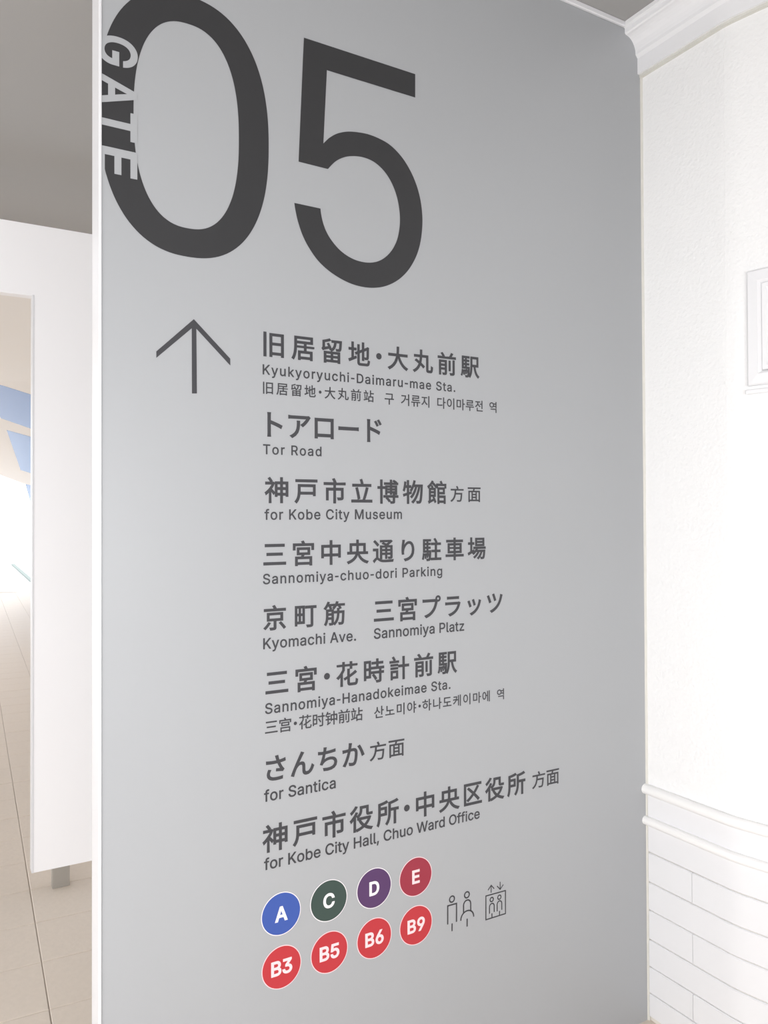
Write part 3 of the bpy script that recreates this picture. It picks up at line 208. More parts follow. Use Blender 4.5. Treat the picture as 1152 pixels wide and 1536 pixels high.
cells = []
for i in range(-60, 60):
    for j in range(-60, 80):
        c = T0 + TV * TS * (i + .5) + TU * TS * (j + .5)
        if -8.8 < c[0] < 4.8 and -3.3 < c[1] < 16.3: cells.append((c, i, j))
# the nearest ones in view, seen left of the sign wall
def seen(c):
    if c[1] < 1.6: return False
    q = F * c[0] / c[1]
    side = np.dot(c - LEFT, N) > .05 or np.dot(c - LEFT, D) < -.1
    return -800 < q < -300 and side
near = sorted([c for c in cells if seen(c[0])], key=lambda c: c[0][1])[:280]
near_ids = {(c[1], c[2]) for c in near}
for k, (c, i, j) in enumerate(near):
    o = bpy.data.objects.new('tile', tile_mesh); link(o, floor)
    o.location = (c[0], c[1], random.uniform(-.0006, .0004)); o.rotation_euler = (0, 0, GA + random.choice((0, pi / 2, pi)))
bm = bmesh.new()
for c, i, j in cells:
    if (i, j) not in near_ids: tile_bm(bm, c)
o = obj('tile', bm, M['tile'], floor); o['kind'] = 'stuff'

bm = bmesh.new(); box(bm, -7, 5, -3.5, 4.9, CEIL, CEIL + .25)
structure(obj('ceiling', bm, M['ceiling']))

# unseen wall added behind the camera to hold the fill lamp in its window
bm = bmesh.new(); WX0, WX1, WZ0, WZ1 = -3.4, 1.4, .95, 1.85
YB = -.95
xs_, zs_ = (-3.7, WX0, WX1, 5), (0, WZ0, WZ1, CEIL)
for i in range(3):
    for j in range(3):
        if not (i == 1 and j == 1): box(bm, xs_[i], xs_[i + 1], YB, YB + .15, zs_[j], zs_[j + 1])
bmesh.ops.remove_doubles(bm, verts=bm.verts, dist=1e-5)
structure(obj('added_wall_back', bm, M['added_wall']))
bm = bmesh.new(); box(bm, WX0, WX1, YB + .09, YB + .14, WZ0, WZ0 + .06); box(bm, WX0, WX1, YB + .09, YB + .14, WZ1 - .06, WZ1)
for x in (WX0, -1.8, -.2, WX1 - .06): box(bm, x, x + .06, YB + .09, YB + .14, WZ0 + .06, WZ1 - .06)
structure(obj('added_window_1', bm, M['white_metal']))

# ---------------------------------------------------------------- right wall: plaster above, painted bricks below
E1 = -N                                          # from the corner towards the camera
BEND = radians(12.5)
E2 = np.array([E1[0] * cos(BEND) - E1[1] * sin(BEND), E1[0] * sin(BEND) + E1[1] * cos(BEND), 0])
def left_of(e): return np.array([e[1], -e[0], 0])
def wall_in(e):                                  # normal into the room (towards the camera's left)
    n = np.array([-e[1], e[0], 0]); return n if np.dot(n, -D) > 0 else -n
SB = .305                                        # the bend starts about here
RB = .03                                         # half length of the eased bend
def wall_at(s):
    """point and inward normal at distance s from the corner along the wall"""
    c = CORNER.copy(); c[2] = 0
    if s <= SB - RB: return c + E1 * s, wall_in(E1)
    steps = 12; p = c + E1 * (SB - RB); ds = 2 * RB / steps
    t = SB - RB
    for k in range(steps):
        if t >= s: break
        a = BEND * (k + .5) / steps
        e = np.array([E1[0] * cos(a) - E1[1] * sin(a), E1[0] * sin(a) + E1[1] * cos(a), 0])
        st = min(ds, s - t); p = p + e * st; t += st
    if s >= SB + RB: return p + E2 * (s - SB - RB), wall_in(E2)
    a = BEND * (s - SB + RB) / (2 * RB)
    e = np.array([E1[0] * cos(a) - E1[1] * sin(a), E1[0] * sin(a) + E1[1] * cos(a), 0])
    return p, wall_in(e)
def wall_path(s0, s1, off=0):
    ss = [s0] + [s for s in ([SB - RB, SB + RB] + [SB - RB + 2 * RB * k / 8 for k in range(1, 8)]) if s0 < s < s1] + [s1]
    out = []
    for s in sorted(ss):
        p, n = wall_at(s); out.append((p + n * off, n))
    return out
WEND = 2.6
RAILZ = [None, None]
def z_corner(y): return float(on_plane(970, y, CORNER, N)[2])
R1, R2 = z_corner(1182), z_corner(1229)
Z_UP = R1
upper = structure(obj('wall_right', sweep([(0, R1), (0, CEIL), (-.2, CEIL), (-.2, R1)], wall_path(0, WEND)), M['plaster'], smooth=False))
# lower part: a mortar bed just behind the bricks
lower = structure(obj('wall_right_lower', sweep([(-.004, 0), (-.004, R1), (-.2, R1), (-.2, 0)], wall_path(0, WEND)), M['mortar_line']))
ys = [1277, 1322, 1364, 1408, 1449, 1489]
zs = [z_corner(y) for y in ys]
joints = [R1] + zs + [0.012]
BL = .61; GJ = .0016
for c in range(len(joints) - 1):
    zt, zb = joints[c] - GJ, joints[c + 1] + GJ
    if zt - zb < .02: continue
    if c == 0: cuts = [0.006] + [.9 + BL * 2 * k for k in range(0, 5)]
    elif c % 2 == 1: cuts = [0.006] + [.166 + BL * k for k in range(0, 9)]
    else: cuts = [0.006] + [.166 + BL * (k + .5) for k in range(0, 9)]
    cuts = [x for x in cuts if x < WEND] + [WEND]
    for a, b in zip(cuts, cuts[1:]):
        if b - a < .02: continue
        dz = random.uniform(-.0006, .0006)
        ch = .0025
        obj('brick', sweep([(-.006, zb), (dz, zb), (.003 + dz, zb + ch), (.003 + dz, zt - ch), (dz, zt), (-.006, zt)],
                           wall_path(a + GJ * .6, b - GJ * .6)), M['brick'], lower)
# end return, far part of the building behind the camera on the right
# vertical seam of the plaster, a thin raised bead, along the bend
p, n = wall_at(.292)
bm = bmesh.new()
for s in (.290, .2935):
    p, n = wall_at(s)
    for q in (0, .0005):
        for z in (R1 + .02, CEIL - .15): bm.verts.new((p[0] + n[0] * q, p[1] + n[1] * q, z))
bm.verts.ensure_lookup_table(); v = bm.verts
for q in ((0, 1, 3, 2), (4, 5, 7, 6), (2, 3, 7, 6), (0, 2, 6, 4), (1, 3, 7, 5)): bm.faces.new([v[i] for i in q])
obj('seam', bm, M['plaster'], upper)

# sealant bead between sign wall and right wall
bm = bmesh.new()
pr = [(.0, .0), (.0, .009), (-.004, .006), (-.009, .0)]
rg = []
for z in (.0, CEIL - .14):
    rg.append([bm.verts.new(tuple(CORNER[:2] + D[:2] * a - N[:2] * b) + (z,)) for a, b in ((0, 0), (-.0055, 0), (-.003, .004), (0, .006))])
for i in range(4): bm.faces.new((rg[0][i], rg[0][(i + 1) % 4], rg[1][(i + 1) % 4], rg[1][i]))
bm.faces.new(rg[0][::-1]); bm.faces.new(rg[1])
structure(obj('trim_5', bm, M['caulk']))

# crown moulding
ctop = CEIL
prof = [(0, ctop), (.078, ctop), (.078, ctop - .012), (.070, ctop - .016), (.070, ctop - .030)]
for k in range(0, 9):                             # cove
    a = k / 8 * pi / 2
    prof.append((.066 - .042 * sin(a), ctop - .034 - .050 * (1 - cos(a))))
prof += [(.019, ctop - .090), (.016, ctop - .094), (.016, ctop - .142), (0, ctop - .142)]
structure(obj('trim_1', sweep(prof, wall_path(0, WEND)), M['moulding']))
structure(obj('trim_4', sweep([(0, ctop - .1415), (.0085, ctop - .1415), (.0075, ctop - .150), (0, ctop - .152)], wall_path(0, WEND)), M['caulk']))
# two rounded rails, dying into the sign wall
def tube_prof(zc, r, out=.008):
    return [(out + r * 1.0 * cos(a), zc + r * sin(a)) for a in [2 * pi * k / 20 for k in range(20)]]
structure(obj('trim_2', sweep(tube_prof(R1, .0155), wall_path(0, WEND), caps=False), M['rail'], smooth=True))
structure(obj('trim_3', sweep(tube_prof(R2, .0135), wall_path(0, WEND), caps=False), M['rail'], smooth=True))

# moulded frame on the right wall
pe, ne = wall_at(.6)
ne = wall_in(E2)
A1 = on_plane(1122.5, 409, pe, ne); A2 = on_plane(1124, 580, pe, ne)
ft, fb = float(A1[2]), float(A2[2]); fh = ft - fb
fr = thing('moulded_frame', 'white moulded frame fixed on the textured white wall at the right edge', 'frame', (A1[0], A1[1], fb), atan2(E2[1], E2[0]))
FWd = fh * 1.02
SGN = 1 if np.dot(np.array([-E2[1], E2[0]]), ne[:2]) > 0 else -1
def frame_ring(w0, w1, prof_, bot=0):
    """mitred ring; prof_: list of (inset, out)"""
    bm = bmesh.new(); rings = []
    for ins, out in prof_:
        rings.append([bm.verts.new((x, SGN * out, z)) for x, z in ((ins, ins), (FWd - ins, ins), (FWd - ins, fh - ins), (ins, fh - ins))])
    for r0, r1 in zip(rings, rings[1:]):
        for i in range(4): bm.faces.new((r0[i], r0[(i + 1) % 4], r1[(i + 1) % 4], r1[i]))
    return bm
obj('outer_moulding', frame_ring(0, 0, [(0, 0), (0, .012), (.004, .016), (.030, .018), (.036, .012), (.038, .008)]), M['moulding'], fr)
obj('inner_moulding', frame_ring(0, 0, [(.038, .004), (.040, .013), (.050, .013), (.054, .004), (.056, .001)]), M['moulding'], fr)
bm = bmesh.new(); box(bm, .03, FWd - .03, 0, SGN * .003, .03, fh - .03); obj('back_panel', bm, M['plaster'], fr)
bm = bmesh.new(); box(bm, -.006, FWd + .006, 0, SGN * .014, -.022, -.010, .002); obj('lower_moulding', bm, M['moulding'], fr)

# ---------------------------------------------------------------- the sign wall
sign = thing('sign_panel', 'tall grey gate sign wall headed 05 with directions, arrow and coloured exit circles', 'sign', (LEFT[0], LEFT[1], 0), AL)
TH = .07
# right end follows the corner and is tucked under the mouldings
bm = bmesh.new(); box(bm, .0015, WIDTH + .03, 0, TH, 0.0, CEIL - .004)
obj('board', bm, M['panel'], sign)
bm = bmesh.new(); box(bm, -.0045, .0015, -.0035, TH + .004, 0, CEIL - .004, .0012); obj('edge_trim', bm, M['white_metal'], sign)
bm = bmesh.new(); box(bm, 0, WIDTH - .078, -.010, 0, CEIL - .016, CEIL - .0, .002); obj('top_trim', bm, M['white_metal'], sign)

def flat(name, polys, mat, parent, y=-.0006, th=.0004):
    """polys: outlines [(u, z)...]; even-odd filled thin vinyl"""
    cu = bpy.data.curves.new('c', 'CURVE'); cu.dimensions = '2D'; cu.fill_mode = 'BOTH'
    for pl in polys:
        sp = cu.splines.new('POLY'); sp.points.add(len(pl) - 1); sp.use_cyclic_u = True
        for q, (a, b) in zip(sp.points, pl): q.co = (a, b, 0, 1)
    t = bpy.data.objects.new('c', cu); scene.collection.objects.link(t)
    me = bpy.data.meshes.new_from_object(t, depsgraph=bpy.context.evaluated_depsgraph_get())
    bpy.data.objects.remove(t); bpy.data.curves.remove(cu)
    o = from_flat(name, me, mat, parent, y); return o

def from_flat(name, me, mat, parent, y=-.0006, fn=None, clip=None):
    n = len(me.vertices); co = np.empty(n * 3); me.vertices.foreach_get('co', co); co = co.reshape(-1, 3)
    a, b = co[:, 0].copy(), co[:, 1].copy()
    if fn: a, b = fn(a, b)
    co[:, 0], co[:, 1], co[:, 2] = a, y + co[:, 2] * .00005, b
    me.vertices.foreach_set('co', co.reshape(-1)); me.name = name
    bm = bmesh.new(); bm.from_mesh(me)
    if clip is not None:
        bmesh.ops.bisect_plane(bm, geom=bm.verts[:] + bm.edges[:] + bm.faces[:], plane_co=(clip, 0, 0), plane_no=(1, 0, 0), clear_inner=True)
    for f in bm.faces:
        f.normal_update()
        if f.normal.y > 0: f.normal_flip()
    bm.to_mesh(me); bm.free()
    me.materials.clear(); me.materials.append(mat)
    return link(bpy.data.objects.new(name, me), parent)

# text: glyphs are kept as flat meshes (vertices, faces), laid out one by one
def _mesh_of(cu):
    t = bpy.data.objects.new('t', cu); scene.collection.objects.link(t)
    me = bpy.data.meshes.new_from_object(t, depsgraph=bpy.context.evaluated_depsgraph_get())
    bpy.data.objects.remove(t); bpy.data.curves.remove(cu)
    co = np.empty(len(me.vertices) * 3); me.vertices.foreach_get('co', co)
    area = sum(p.area for p in me.polygons); fs = [tuple(p.vertices) for p in me.polygons]
    bpy.data.meshes.remove(me)
    return co.reshape(-1, 3)[:, :2], fs, area
def _raw(ch, offset):
    if ch in LATIN:                              # drawn letter outlines, filled by winding number
        V = []; E_ = []
        for s_ in LATIN[ch][1]:
            n = len(s_) // 6; pl = []
            for i in range(n):
                a = s_[i * 6:i * 6 + 6]; b = s_[((i + 1) % n) * 6:((i + 1) % n) * 6 + 6]
                p0, p1, p2, p3 = [np.array(q, float) / 1000 for q in ((a[2], a[3]), (a[4], a[5]), (b[0], b[1]), (b[2], b[3]))]
                st = abs((p1[0] - p0[0]) * (p3[1] - p0[1]) - (p1[1] - p0[1]) * (p3[0] - p0[0])) < 1e-5 and abs((p2[0] - p0[0]) * (p3[1] - p0[1]) - (p2[1] - p0[1]) * (p3[0] - p0[0])) < 1e-5
                for t in ([0] if st else np.arange(5) / 5):
                    pl.append((1 - t) ** 3 * p0 + 3 * (1 - t) ** 2 * t * p1 + 3 * (1 - t) * t * t * p2 + t ** 3 * p3)
            pl = [p for i, p in enumerate(pl) if np.hypot(*(p - pl[i - 1])) > 1e-4]
            k = len(V); V += pl; E_ += [(k + i, k + (i + 1) % len(pl)) for i in range(len(pl))]
        vo, eo, fo, _a, _b, _c = delaunay_2d_cdt([Vector((p[0], p[1])) for p in V], E_, [], 0, 1e-6)
        A = np.array([V[i] for i, j in E_]); B = np.array([V[j] for i, j in E_]); keep = []
        for f in fo:
            c = sum((vo[i] for i in f), Vector((0, 0))) / len(f)
            side = (B[:, 0] - A[:, 0]) * (c.y - A[:, 1]) - (B[:, 1] - A[:, 1]) * (c.x - A[:, 0])
            up = (A[:, 1] <= c.y) & (B[:, 1] > c.y) & (side > 0); dn = (A[:, 1] > c.y) & (B[:, 1] <= c.y) & (side < 0)
            if up.sum() - dn.sum() != 0: keep.append(tuple(f))
        return np.array([(v.x, v.y) for v in vo]), keep, 0
    cu = bpy.data.curves.new('t', 'FONT'); cu.body = ch; cu.size = 1; cu.offset = offset; cu.resolution_u = 5; cu.fill_mode = 'BOTH'
    return _mesh_of(cu)
_g = {}
def glyph(ch, offset):
    kk = (ch, offset)
    if kk in _g: return _g[kk]
    v0, f0, a0 = _raw(ch, 0)
    key = {}; idx = []; V = []
    for p in v0:
        q = (round(p[0], 5), round(p[1], 5))
        if q not in key: key[q] = len(V); V.append(np.array([q[0], q[1], 0.0]))
        idx.append(key[q])
    Fs = [tuple(idx[j] for j in f) for f in f0]; Fs = [f for f in Fs if len(set(f)) == len(f)]
    if offset > 0:                               # heavier weight: a rim of even width around every outline
        cnt = {}
        for f in Fs:
            c = sum(V[j] for j in f) / len(f)
            for i in range(len(f)):
                e = (f[i - 1], f[i]); k2 = tuple(sorted(e)); cnt.setdefault(k2, []).append((e, c))
        nrm = {}; edges = []
        for k2, l in cnt.items():
            if len(l) != 1: continue
            (i, j), c = l[0]; t = V[j] - V[i]; ln = np.hypot(t[0], t[1])
            if ln < 1e-6: continue
            nn = np.array([t[1], -t[0], 0]) / ln
            if np.dot(nn, c - V[i]) > 0: nn = -nn
            edges.append((i, j)); nrm.setdefault(i, []).append(nn); nrm.setdefault(j, []).append(nn)
        outv = {}
        for i, l in nrm.items():
            mm = sum(l); L_ = np.hypot(mm[0], mm[1])
            if L_ < .2: mm = l[0]; L_ = 1
            mm = mm / L_; k = 1 / max(.6, float(np.dot(mm, l[0])))
            outv[i] = len(V); V.append(V[i] + mm * offset * k + np.array([0, 0, 1.0]))
        Fs += [(i, j, outv[j], outv[i]) for i, j in edges]
    _g[kk] = (np.array(V), Fs); return _g[kk]
def text_mesh(body, offset=0.0, xs=1.0, track=1.0):
    V = []; Fc = []; x = 0; nb = 0
    for ch in body:
        if ch != ' ':
            v, f = glyph(ch, offset); v = v.copy(); v[:, 0] += x
            Fc += [tuple(j + nb for j in q) for q in f]; V.append(v); nb += len(v)
        if ch in LATIN: x += LATIN[ch][0] / 1000 + (track - 1) * .25
    v = np.vstack(V); me = bpy.data.meshes.new('t')
    me.from_pydata([tuple(q) for q in v], [], Fc); return me
def coords(me):
    co = np.empty(len(me.vertices) * 3); me.vertices.foreach_get('co', co); return co.reshape(-1, 3)
_cache = {}
def bbox(body, offset):
    k = (body, offset)
    if k not in _cache:
        me = text_mesh(body, offset); c = coords(me)
        _cache[k] = (c[:, 0].min(), c[:, 0].max(), c[:, 1].min(), c[:, 1].max()); bpy.data.meshes.remove(me)
    return _cache[k]
def place_text(body, xl, yt, yb, xr, mat, parent, offset=.012, cjk=False, name='lettering', kx=1.0, y=-.0006, weights=None, xref=None):
    """first glyph's ink top/bottom (photo rows at its middle) and the ink's left and right fix the line"""
    first = body[0]
    b = bbox(first, offset)
    uc = P(xl, (yt + yb) / 2)[0]
    # guess middle of the first glyph
    u0 = P(xl, yt)[0]; xm = xl
    zt = P(xm, yt)[1]; zb = P(xm, yb)[1]
    s = (zt - zb) / (b[3] - b[2])
    xm = xl + (b[1] - b[0]) * s * kx * 330 / 1.0 * .5 * (1.0)
    zt, zb = P(xm, yt)[1], P(xm, yb)[1]
    s = (zt - zb) / (b[3] - b[2]); base = zb - b[2] * s
    ul, ur = P(xl, (yt + yb) / 2)[0], P(xr, 768 + (yb - 768) * .97)[0]
    sx = s * kx
    verts = []
    if cjk:
        adv = weights or {}
        pos = []; x = 0
        for ch in body:
            w = adv.get(ch, 1.0); pos.append(x + w / 2); x += w
        bl = bbox(body[-1], offset)
        def centre(ch):
            return .5 * EM
        # ink left of first = centre - EM/2 + b0 ; ink right of last likewise
        span = pos[-1] - pos[0]
        need = (ur - ul) - ((bl[1] - EM / 2) - (b[0] - EM / 2)) * sx
        pitch = need / span if span else 0
        start = ul - (b[0] - EM / 2) * sx
        bmt = bmesh.new()
        for ch, q in zip(body, pos):
            if ch == ' ': continue
            me = text_mesh(ch, offset); c = coords(me)
            cx = start + (q - pos[0]) * pitch
            half = EM / 2
            if ch in NARROW: bb = bbox(ch, offset); half = (bb[0] + bb[1]) / 2
            c2 = c.copy(); c2[:, 0] = cx + (c[:, 0] - half) * sx; c2[:, 1] = base + c[:, 1] * s
            me.vertices.foreach_set('co', c2.reshape(-1)); bmt.from_mesh(me); bpy.data.meshes.remove(me)
        me = bpy.data.meshes.new(name); bmt.to_mesh(me); bmt.free()
        return from_flat(name, me, mat, parent, y)
    # latin: solve tracking so the ink spans ul..ur
    def width(tr):
        me = text_mesh(body, offset, 1, tr); c = coords(me); w = (c[:, 0].min(), c[:, 0].max()); bpy.data.meshes.remove(me); return w
    if len(body) == 1:
        tr = 1.0
    else:
        w1, w2 = width(1.0), width(1.2)
        a = (w2[1] - w2[0] - w1[1] + w1[0]) / .2
        tr = 1.0 + ((ur - ul) / sx - (w1[1] - w1[0])) / a
    me = text_mesh(body, offset, 1, tr); c = coords(me); x0 = c[:, 0].min()
    return from_flat(name, me, mat, parent, y, fn=lambda A, B: (ul + (A - x0) * sx, base + B * s))
bq = bbox('国', 0); EM = bq[0] + bq[1]
NARROW = '・·･'

# the big digits, printed so that GATE is left free in the panel's grey
def superellipse(cx, cz, a, b, n, k=180):
    o = []
    for i in range(k):
        t = 2 * pi * i / k; c, s = cos(t), sin(t)
        rr = (abs(c / a) ** n + abs(s / b) ** n) ** (-1 / n)
        o.append((cx + rr * c, cz + rr * s))
    return o
zc = 2.411
o = flat('digit', [superellipse(.1835, zc, .1892, .2895, 2.36), superellipse(.1835, zc, .1170, .2265, 2.42)], M['big_ink'], sign, y=-.0006)
bm = bmesh.new(); bm.from_mesh(o.data)
bmesh.ops.bisect_plane(bm, geom=bm.verts[:] + bm.edges[:] + bm.faces[:], plane_co=(.0015, 0, 0), plane_no=(1, 0, 0), clear_inner=True)
bm.to_mesh(o.data); bm.free(); o['label'] = 'large black digit zero'

def crop(pts, ox, oy, s): return [P(ox + x / s, oy + y / s) for x, y in pts]
def spline(pts, k=8):
    out = []
    n = len(pts); q = [pts[0]] + list(pts) + [pts[-1]]
    for i in range(1, n):
        p0, p1, p2, p3 = (np.array(q[j]) for j in (i - 1, i, i + 1, i + 2))
        for t in np.linspace(0, 1, k, endpoint=False):
            out.append(tuple(.5 * ((2 * p1) + (p2 - p0) * t + (2 * p0 - 5 * p1 + 4 * p2 - p3) * t * t + (3 * p1 - p0 - 3 * p2 + p3) * t ** 3)))
    out.append(tuple(pts[-1])); return out
S5 = 3.4133
outer = crop([(290, 735), (318, 708), (352, 688), (385, 678), (422, 674), (470, 678), (520, 688), (572, 708), (622, 736), (665, 774), (704, 822), (740, 884), (768, 952), (786, 1020), (795, 1085), (797, 1140), (793, 1200), (782, 1262), (762, 1320), (730, 1376), (690, 1420), (645, 1450), (597, 1468), (545, 1474), (490, 1469), (430, 1452), (370, 1422), (312, 1382), (262, 1334), (218, 1272), (184, 1206), (160, 1135), (147, 1076), (141, 1039)], 400, 0, S5)
inner = crop([(275, 1068), (280, 1106), (291, 1150), (310, 1196), (340, 1242), (378, 1284), (424, 1317), (472, 1337), (525, 1345), (572, 1337), (612, 1313), (644, 1276), (667, 1228), (679, 1172), (682, 1118), (677, 1060), (664, 1000), (641, 940), (610, 888), (572, 847), (532, 820), (485, 804), (437, 800), (395, 806), (352, 827), (313, 866)], 400, 0, S5)
five = crop([(163, 828), (190, 193), (760, 380), (760, 500), (308, 360)], 400, 0, S5) + spline(outer, 6) + spline(inner, 6)
flat('digit', [five], M['big_ink'], sign)['label'] = 'large black digit five'

# GATE, reading downwards, in the panel's own grey over the zero
u_base, u_cap = P(146.3, 200)[0], P(205.8, 200)[0]
gb = bbox('T', .020); cap = gb[3] - gb[2]
gate = []
for ch, (pa_, pb_) in zip('GATE', (((165, 52.3), (192, 103.8)), ((149.1, 107.4), (149.8, 154.7)), ((196, 170.1), (196, 213.3)), ((150.2, 217.5), (201.2, 269.3)))):
    b_ = bbox(ch, .020); z0, z1 = P(*pa_)[1], P(*pb_)[1]
    me = text_mesh(ch, .020)
    from_flat('letter', me, M['panel'], sign, y=-.0011, clip=.0015,
              fn=lambda A, B: (u_base + (B - gb[2]) / cap * (u_cap - u_base), z0 + (A - b_[0]) / (b_[1] - b_[0]) * (z1 - z0)))['label'] = 'grey letter %s set sideways in the big zero' % ch

# arrow
ar = [(226, 60), (401, 250), (401, 283), (238, 106), (241, 417), (217, 417), (216, 104), (46, 246), (46, 215)]
flat('arrow', [crop(ar, 220, 460, 3.2)], M['ink'], sign)['label'] = 'dark grey arrow pointing up'

K = dict(cjk=True, offset=.021)
L = dict(offset=.013)
def line(body, xl, yt, yb, xr, **k):
    return place_text(body, xl, yt, yb, xr, M['ink'], sign, **k)
W1 = {'・': .48, ' ': .5}
WK = {' ': .55, '・': .45}
line('旧居留地・大丸前駅', 395, 498.1, 535.3, 719, weights=W1, **K)
line('Kyukyoryuchi-Daimaru-mae Sta.', 393.8, 546.6, 561.9, 682.6, **L)
line('旧居留地・大丸前站', 394.4, 572.8, 590.9, 560.6, weights=W1, cjk=True, offset=.013)
line('구 거류지 다이마루전 역', 576.8, 590.1, 606.8, 744.6, weights=WK, cjk=True, offset=.013)
line('トアロード', 400.6, 618.4, 655.3, 572.5, **K)
line('Tor Road', 394.4, 666.3, 681.4, 482.2, **L)
line('神戸市立博物館', 396.5, 715.2, 754.8, 669.5, **K)
line('方面', 675.2, 728.7, 753.1, 720.9, cjk=True, offset=.013, kx=1.05)
line('for Kobe City Museum', 396.5, 763.3, 779.8, 602.8, **L)
line('三宮中央通り駐車場', 394.8, 816, 848, 728.6, **K)
line('Sannomiya-chuo-dori Parking', 394.2, 860.6, 876.8, 663.2, **L)
line('京町筋', 394.6, 907.8, 946, 517.4, **K)
line('三宮プラッツ', 560.6, 901.8, 932, 754, **K)
line('Kyomachi Ave.', 394.6, 957.1, 973.8, 534, **L)
line('Sannomiya Platz', 560.6, 942.3, 958.7, 696.2, **L)
line('三宮・花時計前駅', 398, 1008.5, 1040.7, 685.8, weights=W1, **K)
line('Sannomiya-Hanadokeimae Sta.', 397.4, 1054.7, 1071.4, 675.7, **L)
line('三宫・花时钟前站', 397.4, 1082.3, 1100, 544, weights=W1, cjk=True, offset=.013)
line('산노미야・하나도케이마에 역', 560.9, 1059.5, 1077.2, 756, weights=WK, cjk=True, offset=.013)
line('さんちか', 398.8, 1133.8, 1171.7, 546.9, **K)
line('方面', 554.2, 1112.9, 1141.3, 606.5, cjk=True, offset=.013, kx=1.05)
line('for Santica', 395.8, 1184.6, 1202.9, 503.5, **L)
line('神戸市役所・中央区役所', 393.3, 1236.7, 1278.8, 788.5, weights=W1, **K)
line('方面', 797.9, 1157, 1182.5, 838.5, cjk=True, offset=.013, kx=1.05)
line('for Kobe City Hall, Chuo Ward Office', 395.8, 1287, 1305.4, 719.8, **L)

# exit circles
def disc(u, z, r, k=64): return [(u + r * cos(2 * pi * i / k), z + r * sin(2 * pi * i / k)) for i in range(k)]
xs = [(421.9, 422.3), (493.4, 493.8), (561.3, 561.5), (623.7, 623.9)]
pa, pe4 = P(421.9, 1371), P(623.7, 1314.1); pb, pb4 = P(422.3, 1450.3), P(623.9, 1387.6)
rb = .5 * .92 * abs(pa[1] - pb[1])
top_z, bot_z = (pa[1] + pe4[1]) / 2, (pb[1] + pb4[1]) / 2
rad = None
badges = [('A', 'blue', 421.7, 0), ('C', 'green', 493.3, 0), ('D', 'purple', 561.3, 0), ('E', 'crimson', 623.8, 0),
          ('B3', 'red', 422.2, 1), ('B5', 'red', 493.9, 1), ('B6', 'red', 561.3, 1), ('B9', 'red', 623.9, 1)]
cname = {'blue': 'blue', 'green': 'dark green', 'purple': 'purple', 'crimson': 'crimson', 'red': 'red'}
for t, col, px, row in badges:
    z = bot_z if row else top_z
    u = P(px, 1380)[0]
    ru = (P(px + 33, 1380)[0] - P(px - 33, 1380)[0]) / 66
    RBD = .0493
    ring = flat('exit_circle', [disc(u, z, RBD)], M['white_ink'] if col in ('blue', 'green', 'purple') else M['pink_ink'], sign, y=-.0006)
    ring['label'] = cname[col] + ' exit circle ' + t
    flat('fill', [disc(u, z, RBD - .0019)], M[col], ring, y=-.0010)
    # letters centred
    off = .025
    me = text_mesh(t, off, 1, 1.02); c = coords(me)
    hb = bbox('E' if row == 0 else 'B', off); s = .0348 / (hb[3] - hb[2]); mx = (c[:, 0].min() + c[:, 0].max()) / 2; my = (hb[2] + hb[3]) / 2
    from_flat('letter', me, M['white_ink'] if col in ('blue', 'green', 'purple') else M['pink_ink'], ring, y=-.0014,
              fn=lambda A, B: (u + (A - mx) * s, z + (B - my) * s))

# pictograms: strokes of even width
def stroke_polys(pts, w, closed=False):
    pts = [np.array(p) for p in pts]; n = len(pts); Lp = []; Rp = []
    for i in range(n):
        if closed: a, b = pts[i - 1], pts[(i + 1) % n]
        else: a, b = pts[max(i - 1, 0)], pts[min(i + 1, n - 1)]
        d0 = pts[i] - a; d1 = b - pts[i]
        l0, l1 = np.hypot(*d0), np.hypot(*d1)
        if l0 < 1e-9: d0, l0 = d1, l1
        if l1 < 1e-9: d1, l1 = d0, l0
        t0, t1 = d0 / l0, d1 / l1; n0 = np.array([-t0[1], t0[0]]); n1 = np.array([-t1[1], t1[0]])
        mm = n0 + n1; mm /= max(1e-6, np.hypot(*mm)); k = w / 2 / max(.35, float(mm @ n0))
        Lp.append(pts[i] + mm * k); Rp.append(pts[i] - mm * k)
    return Lp, Rp
def strokes(name, items, w, parent, label=None):
    bm = bmesh.new()
    for pts, closed in items:
        Lp, Rp = stroke_polys(pts, w, closed)
        a = [bm.verts.new((p[0], -.0006, p[1])) for p in Lp]; b = [bm.verts.new((p[0], -.0006, p[1])) for p in Rp]
        n = len(a)
        for i in range(n if closed else n - 1):
            j = (i + 1) % n; bm.faces.new((a[i], a[j], b[j], b[i]))
    me = bpy.data.meshes.new(name)
    for f in bm.faces:
        f.normal_update()
        if f.normal.y > 0: f.normal_flip()
    bm.to_mesh(me); bm.free(); me.materials.append(M['ink'])
    o = link(bpy.data.objects.new(name, me), parent)
    if label: o['label'] = label
    return o
def C7(*p): return crop(p, 660, 1310, 9.6)
def circ(cx, cy, r):
    u, z = C7((cx, cy))[0]; return ([(u + r * cos(2 * pi * i / 20), z + r * sin(2 * pi * i / 20)) for i in range(20)], True)
def arch(p0, ptop, p1, kk=8, body=0):
    """up one side, round over the top, down the other; panel coordinates"""
    (u0, za), (ut, zt), (u1, zb) = p0, ptop, p1; r = (u1 - u0) / 2; out = [(u0, za)]
    for i in range(kk + 1):
        a = pi - pi * i / kk; out.append((u0 + r + r * cos(a), zt - r + r * sin(a)))
    out.append((u1, zb)); return out
WS = .0038
a, b, c_, d_ = C7((110, 735), (110, 468), (236, 432), (236, 697))
strokes('man_pictogram', [circ(171, 370, .0078), ([a, b, c_, d_], False), (C7((172, 720), (172, 832)), False)], WS, sign, 'line pictogram of a standing man')
p0, pt, p1 = C7((338, 560), (392, 382), (441, 545))
q0, qt, q1 = C7((298, 682), (395, 535), (484, 618))
sk = []
